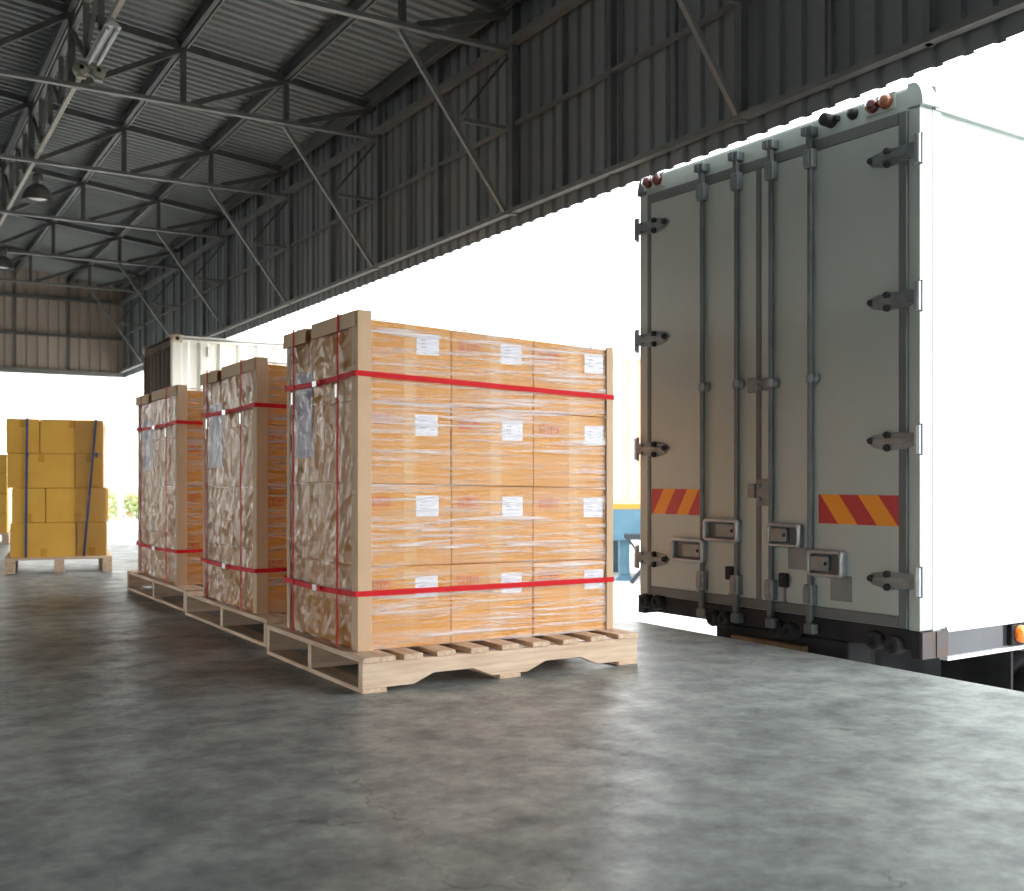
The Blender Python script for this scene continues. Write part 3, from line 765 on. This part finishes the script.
# near (right) door: stripe runs y .10-.545; far (left) door 1.324-1.727
dr = door(.100, .909, 0.0, 1, [(.826, 1.277, .199, .08), (.580, 1.279, .196, .08)],
     [(.630, .843, .465, .586, False), (.378, .589, .337, .467, False)],
     [(.608, .731, .360, .470), (.352, .475, .230, .349)], [(.747, .268)],
     (.10, .545, .590, .727, [(.425, .535), (.208, .318)], -.105), 'nearer rear door')
dl = door(.943, 1.742, TW, -1, [(1.310, 1.288, .208, .09), (1.060, 1.288, .205, .08)],
     [(1.289, 1.543, .350, .481, True), (1.037, 1.291, .471, .594, True)],
     [], [(1.11, .277)],
     (1.330, 1.735, .605, .745, [(1.355, 1.445), (1.54, 1.635)], .085), 'farther rear door')
# latch plates at the door joint
mb = MB().bbox(-.03, -.01, .915, .985, 1.237, 1.312, .004).bbox(-.02, -.01, .84, .92, 1.242, 1.308, .003)
for z in (1.258, 1.292): mb.lathe([(0, -.03), (.012, -.03), (.012, -.015)], (0, .90, z), 'X', 12)
tp(mb, 'latch_plate', M['zinc'])
mb = MB().bbox(-.026, -.01, .845, .928, .665, .80, .004).bbox(-.03, -.01, .938, .987, .705, .775, .004)
for z in (.70, .765): mb.lathe([(0, -.034), (.012, -.034), (.012, -.02)], (0, .905, z), 'X', 12)
tp(mb, 'latch_plate', M['zinc'])
# lamps in the header
def marker(y, z, m, r=.033):
    o = tp(MB().lathe([(r * 1.0, 0.0), (r, -.012), (r * .92, -.028), (r * .6, -.042), (0, -.047)], (-.004, y, z), 'X', 20), 'marker_lamp', m)
    return o
for ys, ord_ in (((.235, .165), 0), ((1.685 + .0, 1.765), 1)):
    base = MB().bbox(-.008, .0, min(ys) - .045, max(ys) + .042, 2.447, 2.526, .003)
    tp(base, 'lamp_base', M['truck_white'])
    marker(ys[0], 2.488, M['lens_red']); marker(ys[1], 2.488, M['lens_amber'] if ord_ == 0 else M['lens_red'])
mb = MB().lathe([(0, -.07), (.022, -.07), (.03, -.06), (.032, .0)], (0, .475, 2.487), 'X', 20).bbox(-.03, 0, .425, .455, 2.475, 2.50, .004)
tp(mb, 'rear_camera', M['black'])
tp(MB().lathe([(0, -.034), (.018, -.028), (.026, -.01), (.028, 0)], (0, .352, 2.487), 'X', 18), 'sensor_dome', M['dark_frame'])
# sill, rubber buffers, chassis
tp(MB().box(.01, .10, .01, TW - .02, .045, .136), 'rear_sill', M['dark_frame'], bevel=.004)
for y0, z in ((1.788, .105), (1.681, .105), (1.243, .062), (1.159, .064), (.80, .055), (.72, .055), (.229, .072), (.128, .062)):
    o = tp(MB().lathe([(.0, -.022), (.016, -.022), (.016, -.032), (.036, -.032), (.042, -.022), (.042, .03)], (0, y0, z), 'X', 20), 'rubber_buffer', M['black'])
cb = tp(MB().box(.0, .19, .0, .045, .012, .132), 'corner_block', M['dark_frame'], bevel=.003)
MB().box(.002, .188, -.012, .0, .014, .130).box(.10, .106, -.016, -.012, .016, .128).build('corner_plate', M['rust'], cb)
tp(MB().box(-.004, .16, TW - .045, TW + .012, .03, .132), 'corner_block', M['dark_frame'], bevel=.003)
tp(MB().box(.19, .63, .0, .012, .012, .118), 'side_panel', M['panel_grey'])
tp(MB().box(.63, 1.05, .02, .03, .012, .118), 'side_recess', M['black'])
tp(MB().box(.17, TL, -.022, .02, -.004, .012), 'side_ledge', M['alu'])
lamp = tp(MB().bbox(.70, .83, -.004, .02, .015, .112, .006), 'side_lamp_housing', M['black'])
MB().lathe([(.042, -.004), (.042, -.018), (.034, -.032), (.015, -.04), (0, -.041)], (.765, 0, .066), 'Y', 20).build('side_lamp', M['lens_orange'], lamp)
mb = MB().box(.1, TL, .50, .60, -.24, .045).box(.1, TL, 1.22, 1.32, -.24, .045)
for x in (.35, 1.0, 1.8, 2.6, 3.4): mb.box(x, x + .08, .5, 1.3, -.2, -.05)
for x in (.4, .9, 1.5, 2.1, 2.7, 3.3, 3.9): mb.box(x, x + .06, .02, TW - .02, .03, .122)
tp(mb, 'chassis', M['dark_frame'])
tp(MB().bbox(.05, .22, .42, 1.289, -.62, .035, .01), 'underride_dark_block', M['dark_frame'])  # deep block widened to keep the space beneath the truck dark
tp(MB().box(.01, .07, .66, 1.14, -.09, -.015), 'step_beam', M['brown_beam'], bevel=.004)
for y0 in (.05, 1.42): tp(MB().bbox(.78, .80, y0, y0 + .38, -.72, .03, .004), 'mud_flap', M['black'])
for x in (1.3,):
    tp(MB().tube([(x, .2, -.50), (x, TW - .2, -.50)], .07, 14), 'rear_axle', M['dark_frame'])
    for y0 in (.04, .23, 1.43, 1.62):
        w = tp(MB().lathe([(.24, 0), (.37, .005), (.395, .03), (.395, .15), (.37, .175), (.24, .18)], (x, y0, -.505), 'Y', 36), 'tyre', M['black'])
        MB().lathe([(0, .05), (.10, .05), (.12, .03), (.22, .04), (.24, .0), (.245, .18), (.2, .16), (0, .12)], (x, y0, -.505), 'Y', 28).build('wheel_rim', M['panel_grey'], w)

# ------------------------------------------------------------------ shipping container at the opening
CT = thing('shipping_container', 'weathered cream shipping container with a brown end behind the row of loads', 'container', (3.034, 12.53, 0))
CW, CL, CH = 1.48, 4.6, 2.452
def corr(n_len, d, pitch):
    pts = []; s_ = 0
    while s_ < n_len - 1e-6:
        for a, e in ((0, 0), (.36, 0), (.5, 1), (.86, 1)): pts.append((min(s_ + a * pitch, n_len), e * d))
        s_ += pitch
    pts.append((n_len, 0)); return pts
def ribs(p0, dx, dy, ln, z0, z1, nx, ny, d, pitch):
    mb = MB(); vs = []; pts = corr(ln, d, pitch)
    for s_, e in pts:
        vs += [(p0[0] + dx * s_ - nx * e, p0[1] + dy * s_ - ny * e, z0), (p0[0] + dx * s_ - nx * e, p0[1] + dy * s_ - ny * e, z1)]
    mb.add(vs, [(2 * i, 2 * i + 2, 2 * i + 3, 2 * i + 1) for i in range(len(pts) - 1)]); return mb
ribs((.10, .01), 1, 0, CL - .2, .12, CH - .07, 0, -1, .035, .225).build('side_wall', M['cont_white'], CT)
ribs((.10, CW - .01), 1, 0, CL - .2, .12, CH - .07, 0, 1, .035, .225).build('side_wall', M['cont_white'], CT)
ribs((.015, .09), 0, 1, CW - .18, .12, CH - .12, -1, 0, .014, .2).build('end_wall', M['cont_end'], CT)
ribs((CL - .015, .09), 0, 1, CW - .18, .12, CH - .12, 1, 0, .03, .2).build('end_wall', M['cont_end'], CT)
MB().box(.0, CL, .0, CW, CH - .05, CH - .035).build('roof', M['cont_white'], CT)
MB().box(.02, CL - .02, .02, CW - .02, .06, .13).build('container_floor', M['cont_end'], CT)
for y in (0, CW - .055):
    MB().box(.1, CL - .1, y, y + .055, CH - .072, CH - .012).build('top_rail', M['cont_white'], CT, .004)
    MB().box(.1, CL - .1, y, y + .055, .03, .13).build('bottom_rail', M['cont_white'], CT, .004)
for x in (0, CL - .09):
    MB().box(x, x + .07, .09, CW - .09, CH - .13, CH - .02).build('end_header', M['cont_end'], CT, .004)
    for y in (0, CW - .09):
        MB().box(x + .004, x + .11, y + .004, y + .086, .09, CH - .08).build('corner_post', M['cont_white'] if y == 0 else M['cont_end'], CT, .004)
        for z in (0.0, CH - .09):
            cc = MB().bbox(x - .004, x + .12, y - .004, y + .094, z, z + .09, .008).build('corner_casting', M['cont_rust'], CT)
            sy = -.006 if y == 0 else .0945
            MB().lathe([(.0, 0), (.024, 0), (.024, .002)], (x + .06, y + sy, z + .045), 'Y', 14).build('casting_hole', M['black'], cc)
# side vent
mb = MB().box(.40, .47, -.012, .012, CH - .24, CH - .12)
v = mb.build('vent_cover', M['cont_white'], CT, .004)
for x in (CL - 1.0, CL - .3):
    for y in (.1, CW - .2): MB().box(x, x + .1, y, y + .1, -.9, .03).build('support_leg', M['dark_frame'], CT)

# ------------------------------------------------------------------ trailer across the yard
TR = thing('container_trailer', 'blurred blue trailer with pale and orange container in the yard beyond the dock', 'trailer', (11.42, 14.12, -.9), R(-31.08))
def tr(mb, n_, m, bevel=0): return mb.build(n_, m, TR, bevel)
tr(MB().box(-2.4, 2.4, 0, 1.9, 1.30, 1.31), 'bed', M['trailer_blue'])
b = ribs((-.62, .0), 1, 0, 2.9, 1.36, 3.70, 0, -1, .03, .24); tr(b, 'orange_wall', M['cont_orange'])
b = ribs((-2.3, .0), 1, 0, 1.68, 1.36, 3.70, 0, -1, .03, .24); tr(b, 'pale_wall', M['cont_pale'])
tr(MB().box(-2.3, 2.3, .02, 1.9, 1.36, 3.74), 'container_core', M['cont_pale'])
tr(MB().box(-2.3, 2.3, -.03, .02, 3.68, 3.80), 'top_rail', M['cont_pale'])
tr(MB().box(-2.3, 2.3, -.03, .02, 1.30, 1.37), 'bottom_rail', M['cont_orange'])
tr(MB().box(-2.5, 2.5, -.03, .01, 1.20, 1.295), 'yellow_stripe', M['trailer_yellow'])
tr(MB().box(-2.5, 2.5, -.02, 1.9, .68, 1.20), 'side_beam', M['trailer_blue'])
for y in (.05, 1.7):
    lg = tr(MB().box(-.70, -.52, y, y + .16, .10, .70).box(-.66, -.56, y + .02, y + .12, .0, .12), 'landing_leg', M['trailer_blue'])
    MB().prism([(-.80, 0), (-.44, 0), (-.52, .09), (-.70, .09)], 'Y', y - .02, y + .18).build('foot', M['trailer_blue'], lg)
for x in (1.1, 1.9):
    for y in (.02, 1.55): tr(MB().lathe([(0, 0), (.2, 0), (.42, .01), (.45, .05), (.45, .25), (.42, .28), (0, .28)], (x, y, .45), 'Y', 28), 'wheel', M['black'])
SX, SY = 10.93, 13.98
t = thing('work_trestle', 'small dark folding trestle standing in the yard between the load and the truck', 'trestle', (SX, SY, -.9), R(-31))
MB().box(-.30, .42, -.12, .12, .72, .80).build('top', M['stand'], t)
for y in (-.1, .1):
    MB().bar((-.25, y, .72), (.3, y, .0), .035, .035).build('leg', M['stand'], t)
    MB().bar((.36, y, .72), (-.2, y, .0), .035, .035).build('leg', M['stand'], t)

# ------------------------------------------------------------------ beyond the far end: pale building and shrubs
BD = thing('pale_building', 'overexposed pale building with a row of windows beyond the open far end', 'building', (-8, 50, -.9))
MB().box(-20, 19.5, 0, 8, 0, 13).build('wall', M['facade'], BD)
MB().box(-20, 19.52, -.08, 0, 3.75, 4.0).build('band', M['facade_band'], BD)
for x in (5.2, 6.35, 9.7, 10.85, 14.2, 15.35):
    w_ = MB().box(x, x + 1.0, -.04, .02, 4.9, 5.7).build('window', M['facade'], BD)
    MB().box(x + .06, x + .94, -.05, -.035, 4.96, 5.64).build('pane', M['pane'], w_)
random.seed(3)
for i, (sx, sy, w_, h_) in enumerate(((8.5, 46.6, 1.3, 1.5), (9.9, 46.9, 1.2, 1.35), (7.1, 46.8, 1.3, 1.4))):
    t = thing('shrub', ('leafy shrub nearest the row of loads beyond the far end', 'leafy shrub mostly behind the farthest load', 'leafy shrub beside the carton stack side of the far opening')[i], 'shrub', (sx, sy, -.9), 0, 'shrubs beyond the far end')
    mb = MB(); mf = MB()
    for k in range(900):
        a = random.uniform(0, 2 * PI); e = random.uniform(0, 1) ** .5
        c = Vector((math.cos(a) * w_ / 2 * e, math.sin(a) * w_ / 2 * e, random.uniform(.05, 1) * h_ * (1 - .25 * e)))
        u = Vector([random.gauss(0, 1) for _ in range(3)]).normalized(); v_ = u.orthogonal().normalized()
        L_ = random.uniform(.05, .1)
        (mf if k % 9 == 0 else mb).add([c - u * L_, c + v_ * L_ * .5, c + u * L_, c - v_ * L_ * .5], [(0, 1, 2, 3)])
    mb.build('foliage', M['leaf'], t); mf.build('blossom', M['flower'], t)
    MB().tube([(0, 0, 0), (0, 0, h_ * .7)], [.04, .02], 8).build('stem', M['brown_beam'], t)

# ------------------------------------------------------------------ daylight and camera
w = bpy.data.worlds.new('sky'); sc.world = w; w.use_nodes = True
bg = w.node_tree.nodes['Background']; bg.inputs[0].default_value = (.97, .985, 1, 1); bg.inputs[1].default_value = SKY
sun = bpy.data.lights.new('sun', 'SUN'); sun.energy = SUN; sun.angle = R(3); sun.color = (1, .96, .9)
so_ = bpy.data.objects.new('sun', sun); COL.objects.link(so_)
so_.rotation_euler = Vector((-.01, .75, -.66)).to_track_quat('-Z', 'Y').to_euler()
cam = bpy.data.cameras.new('camera'); cam.sensor_width = 36; cam.lens = 1080 * 36 / 1024
cam.shift_y = (479 - 445.5) / 1024; cam.clip_end = 300
cam.dof.use_dof = True; cam.dof.focus_distance = 4.6; cam.dof.aperture_fstop = 3.5
co = bpy.data.objects.new('camera', cam); COL.objects.link(co)
co.location = (0, 0, .8); co.rotation_euler = (R(90), 0, -math.atan(651 / 1080))
sc.camera = co
vs_ = sc.view_settings
vs_.view_transform = 'Standard'; vs_.look = 'None'; vs_.gamma = 1; vs_.use_curve_mapping = False; vs_.exposure = EXPO
try:
    sc.cycles.use_denoising = True
    sc.cycles.max_bounces = 10; sc.cycles.diffuse_bounces = 5; sc.cycles.transparent_max_bounces = 12
except Exception: pass
